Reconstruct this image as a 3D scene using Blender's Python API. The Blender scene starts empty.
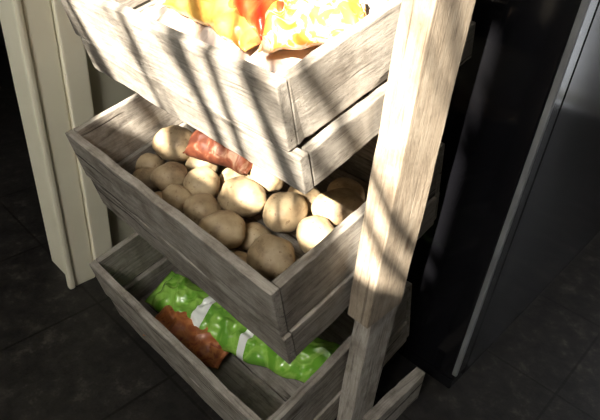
import bpy, bmesh, math, random
from mathutils import Vector, Matrix, noise
random.seed(7)
scene=bpy.context.scene
ZM=0.50
# ---------- camera
cam_d=bpy.data.cameras.new("camera"); cam=bpy.data.objects.new("camera",cam_d); scene.collection.objects.link(cam)
right=Vector((.712,.697,.0796)); fwd=Vector((-.55,.625,-.553)).normalized()
right=(right-fwd*right.dot(fwd)).normalized(); up=right.cross(fwd)
R=Matrix((right,up,-fwd)).transposed()
cam.matrix_world=Matrix.Translation((.3636,-.380,.473+ZM))@R.to_4x4()
cam_d.lens=33.2; cam_d.sensor_width=36; cam_d.clip_start=.01
scene.camera=cam
ROLL={}
def traymat(zc):
    r,t,x=ROLL[round(zc,4)]
    return Matrix.Translation((x,0,zc))@Matrix.Rotation(r,4,'Y')@Matrix.Rotation(math.atan(t),4,'X')
# ---------- materials
def nm(name):
    m=bpy.data.materials.new(name); m.use_nodes=True; nt=m.node_tree; b=nt.nodes["Principled BSDF"]; return m,nt,b
def N(nt,t,**k):
    n=nt.nodes.new(t)
    for a,v in k.items(): setattr(n,a,v)
    return n
def ramp(nt,stops):
    r=N(nt,"ShaderNodeValToRGB"); e=r.color_ramp.elements
    while len(e)<len(stops): e.new(.5)
    for i,(p,c) in enumerate(stops): e[i].position=p; e[i].color=(*c,1)
    return r
def wood(name,dark,mid,light,blot=.5,crack=.85):
    m,nt,b=nm(name); L=nt.links.new
    tc=N(nt,"ShaderNodeTexCoord"); oi=N(nt,"ShaderNodeObjectInfo")
    mul=N(nt,"ShaderNodeMath",operation='MULTIPLY'); mul.inputs[1].default_value=37
    L(oi.outputs["Random"],mul.inputs[0])
    add=N(nt,"ShaderNodeVectorMath",operation='ADD'); L(tc.outputs["Object"],add.inputs[0]); L(mul.outputs[0],add.inputs[1])
    mp=N(nt,"ShaderNodeMapping"); mp.inputs["Scale"].default_value=(5,60,60); L(add.outputs[0],mp.inputs[0])
    n1=N(nt,"ShaderNodeTexNoise"); n1.inputs["Scale"].default_value=1.5; n1.inputs["Detail"].default_value=12; n1.inputs["Roughness"].default_value=.78; n1.inputs["Distortion"].default_value=1.4
    L(mp.outputs[0],n1.inputs["Vector"])
    r1=ramp(nt,[(.34,dark),(.48,mid),(.68,light)]); L(n1.outputs["Fac"],r1.inputs[0])
    n2=N(nt,"ShaderNodeTexNoise"); n2.inputs["Scale"].default_value=16; n2.inputs["Detail"].default_value=9; n2.inputs["Roughness"].default_value=.7; L(add.outputs[0],n2.inputs["Vector"])
    r2=ramp(nt,[(.36,(.42,.385,.35)),(.56,(1,1,1))]); L(n2.outputs["Fac"],r2.inputs[0])
    mx=N(nt,"ShaderNodeMixRGB",blend_type='MULTIPLY'); mx.inputs[0].default_value=blot
    L(r1.outputs[0],mx.inputs[1]); L(r2.outputs[0],mx.inputs[2])
    mp3=N(nt,"ShaderNodeMapping"); mp3.inputs["Scale"].default_value=(5,16,16); L(add.outputs[0],mp3.inputs[0])
    v=N(nt,"ShaderNodeTexVoronoi"); v.inputs["Scale"].default_value=.9; L(mp3.outputs[0],v.inputs["Vector"])
    r3=ramp(nt,[(.04,(.2,.14,.09)),(.14,(1,1,1))]); L(v.outputs["Distance"],r3.inputs[0])
    mx2=N(nt,"ShaderNodeMixRGB",blend_type='MULTIPLY'); mx2.inputs[0].default_value=.75
    L(mx.outputs[0],mx2.inputs[1]); L(r3.outputs[0],mx2.inputs[2])
    mp4=N(nt,"ShaderNodeMapping"); mp4.inputs["Scale"].default_value=(2.2,60,60); L(add.outputs[0],mp4.inputs[0])
    n4=N(nt,"ShaderNodeTexNoise"); n4.inputs["Scale"].default_value=1.0; n4.inputs["Detail"].default_value=3; n4.inputs["Distortion"].default_value=.4; L(mp4.outputs[0],n4.inputs["Vector"])
    r4=ramp(nt,[(.31,(.10,.08,.065)),(.35,(1,1,1))]); L(n4.outputs["Fac"],r4.inputs[0])
    mx3=N(nt,"ShaderNodeMixRGB",blend_type='MULTIPLY'); mx3.inputs[0].default_value=crack
    L(mx2.outputs[0],mx3.inputs[1]); L(r4.outputs[0],mx3.inputs[2])
    hv=N(nt,"ShaderNodeHueSaturation"); mr=N(nt,"ShaderNodeMapRange"); mr.inputs[3].default_value=.82; mr.inputs[4].default_value=1.18
    L(oi.outputs["Random"],mr.inputs[0]); L(mr.outputs[0],hv.inputs["Value"]); L(mx3.outputs[0],hv.inputs["Color"])
    L(hv.outputs[0],b.inputs["Base Color"]); b.inputs["Roughness"].default_value=.85; b.inputs["Specular IOR Level"].default_value=.25
    hm=N(nt,"ShaderNodeMath",operation='MULTIPLY'); L(n1.outputs["Fac"],hm.inputs[0]); L(r4.outputs[0],hm.inputs[1])
    bp=N(nt,"ShaderNodeBump"); bp.inputs["Strength"].default_value=.8; bp.inputs["Distance"].default_value=.004
    L(hm.outputs[0],bp.inputs["Height"]); L(bp.outputs[0],b.inputs["Normal"])
    return m
W_grey=wood("weathered_wood",(.14,.122,.105),(.30,.27,.235),(.44,.405,.355),.7)
W_light=wood("post_wood",(.21,.16,.115),(.39,.315,.235),(.53,.455,.36),.6,.5)
def noisy(name,c1,c2,scale=8,rough=.5,bump=.2,bscale=None,detail=5,spec=.5,dist=.002):
    m,nt,b=nm(name); L=nt.links.new
    tc=N(nt,"ShaderNodeTexCoord"); n=N(nt,"ShaderNodeTexNoise"); n.inputs["Scale"].default_value=scale; n.inputs["Detail"].default_value=detail
    L(tc.outputs["Object"],n.inputs["Vector"]); r=ramp(nt,[(.35,c1),(.65,c2)]); L(n.outputs["Fac"],r.inputs[0]); L(r.outputs[0],b.inputs["Base Color"])
    b.inputs["Roughness"].default_value=rough; b.inputs["Specular IOR Level"].default_value=spec
    if bump:
        n2=N(nt,"ShaderNodeTexNoise"); n2.inputs["Scale"].default_value=bscale or scale*6; n2.inputs["Detail"].default_value=4; L(tc.outputs["Object"],n2.inputs["Vector"])
        bp=N(nt,"ShaderNodeBump"); bp.inputs["Strength"].default_value=bump; bp.inputs["Distance"].default_value=dist
        L(n2.outputs["Fac"],bp.inputs["Height"]); L(bp.outputs[0],b.inputs["Normal"])
    return m
M_paint=noisy("cream_paint",(.82,.77,.60),(.88,.83,.66),5,.5,.08)
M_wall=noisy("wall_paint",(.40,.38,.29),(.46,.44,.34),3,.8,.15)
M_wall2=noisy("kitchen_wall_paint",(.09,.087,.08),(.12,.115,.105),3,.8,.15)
M_ceil=noisy("ceiling_paint",(.7,.7,.68),(.75,.75,.72),3,.9,.1)
M_black=noisy("black_gloss",(.003,.003,.004),(.005,.005,.006),4,.14,.0,spec=.3)
M_glint=noisy("dark_edge_trim",(.10,.102,.106),(.16,.165,.17),10,.4,.05)  # paler tone painted for the glint on the fridge corner
# floor tiles
m,nt,b=nm("dark_stone_tile"); L=nt.links.new
tc=N(nt,"ShaderNodeTexCoord"); mp=N(nt,"ShaderNodeMapping"); mp.inputs["Location"].default_value=(.13,.11,0); L(tc.outputs["Object"],mp.inputs[0])
br=N(nt,"ShaderNodeTexBrick"); br.offset=0; br.inputs["Scale"].default_value=1; br.inputs["Brick Width"].default_value=.30; br.inputs["Row Height"].default_value=.30; br.inputs["Mortar Size"].default_value=.003
br.inputs["Color1"].default_value=(.9,.9,.9,1); br.inputs["Color2"].default_value=(1,1,1,1); br.inputs["Mortar"].default_value=(.35,.33,.3,1); L(mp.outputs[0],br.inputs["Vector"])
n=N(nt,"ShaderNodeTexNoise"); n.inputs["Scale"].default_value=22; n.inputs["Detail"].default_value=10; n.inputs["Roughness"].default_value=.75; L(tc.outputs["Object"],n.inputs["Vector"])
r=ramp(nt,[(.38,(.010,.009,.009)),(.55,(.022,.020,.018)),(.72,(.075,.066,.056))]); L(n.outputs["Fac"],r.inputs[0])
mx=N(nt,"ShaderNodeMixRGB",blend_type='MULTIPLY'); mx.inputs[0].default_value=1; L(r.outputs[0],mx.inputs[1]); L(br.outputs["Color"],mx.inputs[2]); L(mx.outputs[0],b.inputs["Base Color"])
b.inputs["Roughness"].default_value=.45; b.inputs["Specular IOR Level"].default_value=.28
bp=N(nt,"ShaderNodeBump"); bp.inputs["Strength"].default_value=.5; bp.inputs["Distance"].default_value=.003
L(n.outputs["Fac"],bp.inputs["Height"]); L(bp.outputs[0],b.inputs["Normal"]); M_floor=m
# potato
m,nt,b=nm("potato_skin"); L=nt.links.new
tc=N(nt,"ShaderNodeTexCoord")
n=N(nt,"ShaderNodeTexNoise"); n.inputs["Scale"].default_value=24; n.inputs["Detail"].default_value=6; n.inputs["Roughness"].default_value=.6; L(tc.outputs["Object"],n.inputs["Vector"])
r=ramp(nt,[(.32,(.20,.135,.075)),(.48,(.39,.285,.165)),(.68,(.52,.405,.25))]); L(n.outputs["Fac"],r.inputs[0])
n2=N(nt,"ShaderNodeTexNoise"); n2.inputs["Scale"].default_value=150; n2.inputs["Detail"].default_value=2; L(tc.outputs["Object"],n2.inputs["Vector"])
r2=ramp(nt,[(.28,(.45,.33,.23)),(.36,(1,1,1))]); L(n2.outputs["Fac"],r2.inputs[0])
mx=N(nt,"ShaderNodeMixRGB",blend_type='MULTIPLY'); mx.inputs[0].default_value=.7; L(r.outputs[0],mx.inputs[1]); L(r2.outputs[0],mx.inputs[2])
ge=N(nt,"ShaderNodeNewGeometry"); mr=N(nt,"ShaderNodeMapRange"); mr.inputs[3].default_value=.68; mr.inputs[4].default_value=1.12; L(ge.outputs["Random Per Island"],mr.inputs[0])
hv=N(nt,"ShaderNodeHueSaturation"); L(mr.outputs[0],hv.inputs["Value"]); L(mx.outputs[0],hv.inputs["Color"]); L(hv.outputs[0],b.inputs["Base Color"])
b.inputs["Roughness"].default_value=.6
bp=N(nt,"ShaderNodeBump"); bp.inputs["Strength"].default_value=.3; bp.inputs["Distance"].default_value=.001; L(n2.outputs["Fac"],bp.inputs["Height"]); L(bp.outputs[0],b.inputs["Normal"]); M_pot=m
# ---------- mesh helpers
def link(o,parent=None):
    scene.collection.objects.link(o)
    if parent: o.parent=parent
    return o
def empty(name,loc=(0,0,0)):
    e=bpy.data.objects.new(name,None); e.location=loc; e.empty_display_size=.05; return link(e)
def box(name,lo,hi,mat,parent=None,bev=0,M=None,warp=0):
    lo=Vector(lo);hi=Vector(hi);c=(lo+hi)/2;d=hi-lo
    ax=max(range(3),key=lambda i:d[i])
    Rm=[Matrix.Identity(3),Matrix.Rotation(math.pi/2,3,'Z'),Matrix.Rotation(-math.pi/2,3,'Y')][ax]
    loc=Rm.inverted()@d; loc=Vector([abs(v) for v in loc])
    bm=bmesh.new(); bmesh.ops.create_cube(bm,size=1)
    for v in bm.verts: v.co=Vector((v.co.x*loc.x,v.co.y*loc.y,v.co.z*loc.z))
    if warp:
        es=[e for e in bm.edges if abs((e.verts[0].co-e.verts[1].co).x)>loc.x*.9]
        bmesh.ops.subdivide_edges(bm,edges=es,cuts=26,use_grid_fill=True)
        s=random.random()*50
        for v in bm.verts:
            q=Vector((v.co.x*14+s,v.co.y*25,v.co.z*25))
            v.co+=Vector((0,noise.noise(q)*warp+noise.noise(q*5)*warp*.35,noise.noise(q+Vector((9,9,9)))*warp+noise.noise(q*5)*warp*.35))
    if bev:
        es=[e for e in bm.edges if len(e.link_faces)==2 and e.calc_face_angle(0)>.8]
        bmesh.ops.bevel(bm,geom=es,offset=bev,segments=2,affect='EDGES',profile=.6)
    me=bpy.data.meshes.new(name); bm.to_mesh(me); bm.free(); me.materials.append(mat)
    o=bpy.data.objects.new(name,me); 
    T=Matrix.Translation(c)@Rm.to_4x4()
    o.matrix_basis=(M@T) if M else T
    return link(o,parent)
# ---------- room
XL=-.73; YB=2.4; YF=-2.0; XR=2.2; H=2.7
WX0,WX1,WZ0,WZ1=.02,.84,2.0,2.64  # WX/WZ: unseen opening, sized to limit where the sun lands
box("floor",(-2.6,YF-.1,-.1),(XR,YB,0),M_floor)
box("ceiling",(-2.6,YF-.1,H),(XR,YB,H+.1),M_ceil)
box("wall_left",(XL-.12,.05,0),(XL,YB,H),M_wall)
wl=box("wall_left_near",(XL-.12,YF,0),(XL,-.85,H),M_wall)
box("wall_left_lintel",(XL-.12,-.85,2.1),(XL,.05,H),M_wall)
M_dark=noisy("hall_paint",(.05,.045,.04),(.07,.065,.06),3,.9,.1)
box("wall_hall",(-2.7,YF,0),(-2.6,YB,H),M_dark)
BX0,BX1=.64,1.5
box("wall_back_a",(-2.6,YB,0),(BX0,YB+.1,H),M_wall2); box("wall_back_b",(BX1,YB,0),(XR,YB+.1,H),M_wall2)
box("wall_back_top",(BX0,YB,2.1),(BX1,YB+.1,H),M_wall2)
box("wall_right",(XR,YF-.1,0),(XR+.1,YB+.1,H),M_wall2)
box("wall_front_lower",(-2.6,YF-.1,0),(XR,YF,WZ0),M_wall)
box("wall_front_upper",(-2.6,YF-.1,WZ1),(XR,YF,H),M_wall)
box("wall_front_left",(-2.6,YF-.1,WZ0),(WX0,YF,WZ1),M_wall)
box("wall_front_right",(WX1,YF-.1,WZ0),(XR,YF,WZ1),M_wall)
def grp(loc,name):
    e=empty(name,loc)
    def f(n,lo,hi,mat,bev=.003):
        o=box(n,lo,hi,mat,bev=bev); o.parent=e; o.matrix_parent_inverse=Matrix.Translation(-Vector(loc)); return o
    return e,f
win,wbox=grp(((WX0+WX1)/2,YF-.05,(WZ0+WZ1)/2),"sun_gate_window")  # added window out of view, shaped to cut the sun beam
wbox("frame_bottom",(WX0,YF-.08,WZ0),(WX1,YF-.02,WZ0+.04),M_paint); wbox("frame_top",(WX0,YF-.08,WZ1-.04),(WX1,YF-.02,WZ1),M_paint)
wbox("frame_l",(WX0,YF-.08,WZ0+.04),(WX0+.03,YF-.02,WZ1-.04),M_paint); wbox("frame_r",(WX1-.03,YF-.08,WZ0+.04),(WX1,YF-.02,WZ1-.04),M_paint)
# back glass door with net curtain
dr,dbox=grp(((BX0+BX1)/2,YB+.05,1),"door_1")
dbox("frame_left",(BX0,YB+.03,0),(BX0+.05,YB+.08,2.1),M_paint); dbox("frame_right",(BX1-.05,YB+.03,0),(BX1,YB+.08,2.1),M_paint)
dbox("frame_base",(BX0+.05,YB+.03,0),(BX1-.05,YB+.08,.05),M_paint); dbox("frame_head",(BX0+.05,YB+.03,2.03),(BX1-.05,YB+.08,2.1),M_paint)
m,nt,b=nm("net_curtain_fabric"); L=nt.links.new
tc=N(nt,"ShaderNodeTexCoord"); vo=N(nt,"ShaderNodeTexVoronoi",feature='DISTANCE_TO_EDGE'); vo.inputs["Scale"].default_value=24; L(tc.outputs["Object"],vo.inputs["Vector"])
rr=ramp(nt,[(.06,(1,1,1)),(.13,(.15,.15,.15))]); L(vo.outputs["Distance"],rr.inputs[0])
b.inputs["Base Color"].default_value=(.85,.85,.82,1); b.inputs["Roughness"].default_value=.9
tr=N(nt,"ShaderNodeBsdfTranslucent"); tr.inputs[0].default_value=(.8,.8,.78,1); ms=N(nt,"ShaderNodeMixShader"); ms.inputs[0].default_value=.5
out=nt.nodes["Material Output"]; L(b.outputs[0],ms.inputs[1]); L(tr.outputs[0],ms.inputs[2])
tp=N(nt,"ShaderNodeBsdfTransparent"); ms2=N(nt,"ShaderNodeMixShader"); L(rr.outputs[0],ms2.inputs[0]); L(tp.outputs[0],ms2.inputs[1]); L(ms.outputs[0],ms2.inputs[2]); L(ms2.outputs[0],out.inputs[0]); M_net=m
bm=bmesh.new(); pv=None
for i in range(161):
    x=BX0-.04+(BX1-BX0+.08)*i/160; y=YB-.05+.018*math.sin(i*.62)+.008*math.sin(i*.21)
    a=bm.verts.new((x,y,.02)); c=bm.verts.new((x,y,2.18))
    if pv: bm.faces.new((pv[0],a,c,pv[1])).smooth=True
    pv=(a,c)
me=bpy.data.meshes.new("net_curtain"); bm.to_mesh(me); bm.free(); me.materials.append(M_net); link(bpy.data.objects.new("net_curtain",me))
# long-leaved plant out of view, added to cast streaks into the sunlight
M_leaf=noisy("leaf_green",(.05,.12,.02),(.10,.2,.04),30,.5,.1)
M_pot_c=noisy("terracotta",(.4,.16,.08),(.5,.22,.12),20,.8,.2)
gobo=empty("gobo_plant",(.35,YF+.13,1.0))
bm=bmesh.new(); rp=random.Random(11)
def blade(p0,dirx,ln,w,arch):
    n=12; prev=None
    for i in range(n+1):
        t=i/n; x=p0.x+dirx*ln*t; z=p0.z+ln*t*1.0-arch*t*t; y=p0.y+.05*math.sin(t*3)
        ww=w*(1-t**3)*(.4+.6*min(1,t*4))+.0005; tang=Vector((dirx*ln,0,ln-2*arch*t)).normalized(); sd=Vector((-tang.z,0,tang.x))*ww/2
        a=bm.verts.new(Vector((x,y,z))+sd); b_=bm.verts.new(Vector((x,y,z))-sd)
        if prev: bm.faces.new((prev[0],prev[1],b_,a))
        prev=(a,b_)
for i in range(34):
    x=rp.uniform(.0,1.25); blade(Vector((x,YF+.08+rp.uniform(0,.1),rp.uniform(1.66,1.8))),rp.uniform(-.95,-.25),rp.uniform(.55,1.0),rp.uniform(.008,.030),rp.uniform(0,.1))
me=bpy.data.meshes.new("gobo_leaves"); bm.to_mesh(me); bm.free(); me.materials.append(M_leaf)
o=bpy.data.objects.new("gobo_leaves",me); link(o,gobo); o.matrix_parent_inverse=Matrix.Translation(-Vector(gobo.location))
for n_,lo,hi,mt in (("gobo_trough",(-.05,YF+.02,1.53),(1.3,YF+.2,1.66),M_pot_c),("gobo_trough_rim",(-.06,YF+.012,1.661),(1.31,YF+.208,1.685),M_pot_c),("gobo_shelf",(-.07,YF+.001,1.50),(1.32,YF+.21,1.528),M_paint)):
    o=box(n_,lo,hi,mt,bev=.006); o.parent=gobo; o.matrix_parent_inverse=Matrix.Translation(-Vector(gobo.location))
# ---------- door trim
trim,tbox=grp((XL,.08,0),"trim_1")
tbox("architrave_outer",(XL,.085,0),(XL+.022,.135,2.1),M_paint,.004)
tbox("architrave_inner",(XL,.03,0),(XL+.012,.083,2.1),M_paint,.004)
tbox("architrave_bead",(XL,.012,0),(XL+.018,.028,2.1),M_paint,.006)
tbox("jamb",(XL-.12,.03,0),(XL-.001,.05,2.1),M_paint)
# ---------- black fridge behind rack
fr,fbox=grp((-.18,.75,0),"black_fridge")
fbox("body",(-.48,.50,.03),(.108,1.35,1.75),M_black,.006)
fbox("door",(-.48,.44,.06),(.112,.495,1.75),M_black,.012)
fbox("plinth",(-.46,.47,0),(.10,1.33,.03),M_black)
fbox("corner_glint",(.104,.437,.08),(.115,.445,1.74),M_glint,.003)  # strip stands for light caught on the rounded corner
# ---------- rack
rack=empty("wooden_vegetable_rack",(0,0,0))
th=.015
TR={'top':(ZM+.264,.495,.375,.150,.012,.31,-.018,.016),'middle':(ZM-.014,.550,.387,.176,.024,.28,-.006,.005),'bottom':(ZM-.305,.550,.387,.176,0,.27,0,.005)}
ZC={k:v[0] for k,v in TR.items()}
for k,v in TR.items(): ROLL[round(v[0],4)]=(v[4],v[5],v[6])
for nme,(zc,TW,TD,TH,_,_2,_3,off) in TR.items():
    M=traymat(zc); hU=TH*.6; g=.0025
    def pl(n,lo,hi,mat=W_grey,w=.0024): return box(f"{nme}_{n}",lo,hi,mat,rack,.0018,M,w)
    pl("front_upper",(-TW,0,-hU),(0,th,0)); pl("front_lower",(-TW+.012,.001,-TH),(off,th+.001,-hU-g))
    pl("side_right_upper",(-th,th+.001,-hU),(0,TD-th,0)); pl("side_right_lower",(-th+off-.001,th+.003,-TH),(off-.001,TD-th,-hU-g))
    pl("side_left_upper",(-TW,th+.001,-hU),(-TW+th,TD-th,0)); pl("side_left_lower",(-TW+.01,th+.003,-TH),(-TW+th+.01,TD-th,-hU-g))
    pl("back_upper",(-TW,TD-th+.001,-hU),(0,TD,0)); pl("back_lower",(-TW,TD-th+.001,-TH),(0,TD,-hU-g))
    n=4; w=(TD-2*th-.004)/n
    for i in range(n): pl(f"base_{i+1}",(-TW+th+.011,th+.003+i*w,-TH+.002),(-th-.001,th+.003+(i+1)*w-.002,-TH+.014))
PB0,PB1=.163,.255; PT=.044
box("post_right",(.004,PB0,.355),(.004+PT,PB1,1.05),W_light,rack,.0025,None,.002)
box("post_right_foot",(.007,PB0+.022,.0),(.007+PT*.75,PB1+.004,.353),W_grey,rack,.0025,None,.002)
box("foot_rail",(.042,.22,.0),(.066,.40,.08),W_grey,rack,.0025,None,.002)
box("post_left",(-.550-.012-.02,PB0+.05,.0),(-.550-.012,PB1+.05,1.02),W_light,rack,.0025,None,.0015)
# ---------- potatoes  (x, y, z, long radius, short radius in mm, tray frame)
pots=[(-480,168,-100,46,40),(-411,104,-104,35,30),(-345,128,-102,37,32),(-352,78,-106,31,26),(-253,150,-98,47,37),(-271,222,-102,43,34),(-290,88,-104,37,31),(-221,78,-100,43,36),(-170,176,-100,36,43),(-108,245,-102,47,33),(-92,172,-102,36,34),(-115,92,-100,41,36),(-165,60,-132,27,24),(-196,118,-134,31,27),(-187,239,-130,38,31),(-470,80,-132,34,29),(-500,110,-130,30,27),(-250,290,-128,35,31),(-55,215,-128,32,28),(-420,180,-132,34,29),(-330,190,-134,36,30),(-60,120,-135,32,28),(-330,300,-132,38,31),(-140,300,-132,36,30),(-70,60,-136,28,25),(-400,60,-136,28,25),(-430,250,-132,38,31)]
zt,zm,zb=ZC['top'],ZC['middle'],ZC['bottom']
bm=bmesh.new(); M=traymat(zm)
for i,(px,py,pz,a,bb) in enumerate(pots):
    p=Vector((px,py,pz))/1000; ra=a/1000; rb=bb/1000
    tmp=bmesh.new(); bmesh.ops.create_icosphere(tmp,subdivisions=4,radius=1)
    ang=random.uniform(-.5,.5)+(.3 if a>bb else 1.2); Rz=Matrix.Rotation(ang,4,'Z')@Matrix.Rotation(random.uniform(-.3,.3),4,'X')
    s=random.random()*90
    for v in tmp.verts:
        q=v.co.copy(); k=1+.14*noise.noise(q*1.2+Vector((s,0,0)))+.03*noise.noise(q*4+Vector((0,s,0)))
        v.co=q*k; v.co=Vector((v.co.x*max(ra,rb),v.co.y*min(ra,rb),v.co.z*min(ra,rb)*.9))
    for e in range(5):
        dv=Vector((random.uniform(-1,1),random.uniform(-1,1),random.uniform(0,1))).normalized()
        for v in tmp.verts:
            c=Vector((v.co.x/max(ra,rb),v.co.y/min(ra,rb),v.co.z/min(ra,rb))).normalized()
            dd=(c-dv).length
            if dd<.22: v.co*=1-.06*(1-dd/.22)
    tmp.transform(M@Matrix.Translation(p)@Rz); me=bpy.data.meshes.new("t"); tmp.to_mesh(me); tmp.free(); bm.from_mesh(me)
for f in bm.faces: f.smooth=True
me=bpy.data.meshes.new("potatoes"); bm.to_mesh(me); bm.free(); me.materials.append(M_pot)
link(bpy.data.objects.new("potatoes",me))
# ---------- bags / packets
def bag(name,Lx,Wy,Hz,mat,M,seed=0,crump=.006,bend=0,crimp=True,nx=90,ny=50):
    bm=bmesh.new(); 
    def vert(u,v,side):
        edge=max(0,1-abs(u)**5)*max(0,1-abs(v)**3); h=Hz*edge**.55
        if crimp and abs(u)>.9: h=min(h,.003)
        x=u*Lx/2; y=v*Wy/2
        q=Vector((x,y,side*.03))
        c=noise.noise(q*28+Vector((seed,0,0)))+.6*noise.noise(q*60+Vector((0,seed,0)))+.8*(1-2*abs(noise.noise(q*40+Vector((seed,seed,0)))))-.4
        z=side*h/2
        z+=crump*c*(edge**.4)*side if side>0 else -crump*.3*c
        y+=bend*(u*u)*Lx+.006*noise.noise(Vector((x*25,seed,v))); x+=.004*noise.noise(q*40)
        z+=-.01*abs(u)**3
        return Vector((x,y,z))
    g={}
    for s in (1,-1):
        for i in range(nx+1):
            for j in range(ny+1):
                u=-1+2*i/nx; v=-1+2*j/ny; 
                bd=i in(0,nx) or j in(0,ny)
                if s==-1 and bd: g[(s,i,j)]=g[(1,i,j)]; continue
                g[(s,i,j)]=bm.verts.new(vert(u,v,s))
    for s in (1,-1):
        for i in range(nx):
            for j in range(ny):
                q=[g[(s,i,j)],g[(s,i+1,j)],g[(s,i+1,j+1)],g[(s,i,j+1)]]
                if s<0:q.reverse()
                f=bm.faces.new(q); f.smooth=True
    me=bpy.data.meshes.new(name); bm.to_mesh(me); bm.free(); me.materials.append(mat)
    o=bpy.data.objects.new(name,me); o.matrix_basis=M; return link(o)
def plastic(name,base,accents,bandpos=(),rough=.25,scale=14,white=(.85,.87,.82),coat=.4):
    m,nt,b=nm(name); L=nt.links.new; tc=N(nt,"ShaderNodeTexCoord")
    n=N(nt,"ShaderNodeTexNoise"); n.inputs["Scale"].default_value=scale; n.inputs["Detail"].default_value=3; n.inputs["Distortion"].default_value=1.2; L(tc.outputs["Object"],n.inputs["Vector"])
    r=ramp(nt,[(.40,base)]+accents); L(n.outputs["Fac"],r.inputs[0]); col=r.outputs[0]
    sx=N(nt,"ShaderNodeSeparateXYZ"); L(tc.outputs["Object"],sx.inputs[0])
    for (x,w) in bandpos:
        a=N(nt,"ShaderNodeMath",operation='SUBTRACT'); a.inputs[1].default_value=x; L(sx.outputs[0],a.inputs[0])
        c=N(nt,"ShaderNodeMath",operation='ABSOLUTE'); L(a.outputs[0],c.inputs[0])
        d=N(nt,"ShaderNodeMath",operation='LESS_THAN'); d.inputs[1].default_value=w; L(c.outputs[0],d.inputs[0])
        mx=N(nt,"ShaderNodeMixRGB"); L(d.outputs[0],mx.inputs[0]); L(col,mx.inputs[1]); mx.inputs[2].default_value=(*white,1); col=mx.outputs[0]
    L(col,b.inputs["Base Color"]); b.inputs["Roughness"].default_value=rough
    b.inputs["Coat Weight"].default_value=coat; b.inputs["Coat Roughness"].default_value=.15
    return m
M_green=plastic("green_bag_plastic",(.14,.36,.04),[(.55,(.32,.58,.10)),(.62,(.17,.42,.04))],[(-.075,.014),(.045,.009)])
M_red=plastic("red_packet_plastic",(.60,.05,.015),[(.6,(.75,.12,.03)),(.7,(.8,.35,.08))])
M_yel=plastic("yellow_packet_plastic",(.50,.24,.05),[(.55,(.66,.40,.09)),(.66,(.42,.12,.04))])
M_org=plastic("orange_packet_plastic",(.95,.42,.07),[(.46,(.97,.88,.6)),(.56,(.9,.34,.06))],scale=32)
M_wht=plastic("clear_bag_plastic",(.36,.27,.21),[(.6,(.55,.47,.42))],rough=.2)
M_brn=plastic("red_brown_net",(.055,.013,.006),[(.55,(.10,.028,.012)),(.68,(.2,.12,.08))],scale=30,coat=0,rough=.6)
M_brn.node_tree.nodes["Principled BSDF"].inputs["Specular IOR Level"].default_value=.3
M_orn=plastic("onion_net",(.36,.10,.035),[(.55,(.48,.17,.05)),(.65,(.26,.05,.025))],scale=40,coat=.1,rough=.5)
def put(zc,x,y,z,ang): return traymat(zc)@Matrix.Translation((x,y,z))@Matrix.Rotation(ang,4,'Z')
bag("yellow_food_packet",.209,.07,.04,M_yel,put(zt,-.239,.113,-.03,-.093),3)
bag("red_food_packet",.115,.06,.04,M_red,put(zt,-.168,.128,-.018,-.226),5)
bag("orange_food_packet",.135,.125,.05,M_org,put(zt,-.098,.155,-.018,.758),8,.009)
bag("clear_plastic_bag",.40,.30,.095,M_wht,put(zt,-.235,.178,-.090,.0),11,.009)
bag("red_potato_net",.150,.085,.06,M_brn,put(zm,-.359,.206,-.068,.263),13,.006)
bag("green_vegetable_bag",.475,.10,.065,M_green,put(zb,-.258,.134,-.118,.247),17,.010,bend=.05)
bag("red_onion_net",.194,.085,.06,M_orn,put(zb,-.330,.066,-.122,.271),21,.006)
# ---------- lights
sd=bpy.data.lights.new("sun","SUN"); sd.energy=32; sd.angle=.009; sd.color=(1,.92,.78)
so=bpy.data.objects.new("sun",sd); link(so); v=Vector((.25,-.78,.57)); so.rotation_euler=v.to_track_quat('Z','Y').to_euler(); so.location=(1,-4,4)
ad=bpy.data.lights.new("window_fill","AREA"); ad.shape='RECTANGLE'; ad.size=.78; ad.size_y=.6; ad.energy=90; ad.color=(1,.97,.91)  # added fill lamp, set in the unseen window opening
ao=bpy.data.objects.new("window_fill",ad); link(ao); ao.location=((WX0+WX1)/2,YF-.12,(WZ0+WZ1)/2); ao.rotation_euler=(math.radians(65),0,math.radians(12))
w=bpy.data.worlds.new("sky"); scene.world=w; w.use_nodes=True; bg=w.node_tree.nodes["Background"]; bg.inputs[0].default_value=(.9,.93,1,1); bg.inputs[1].default_value=4.5
scene.view_settings.view_transform='Standard'
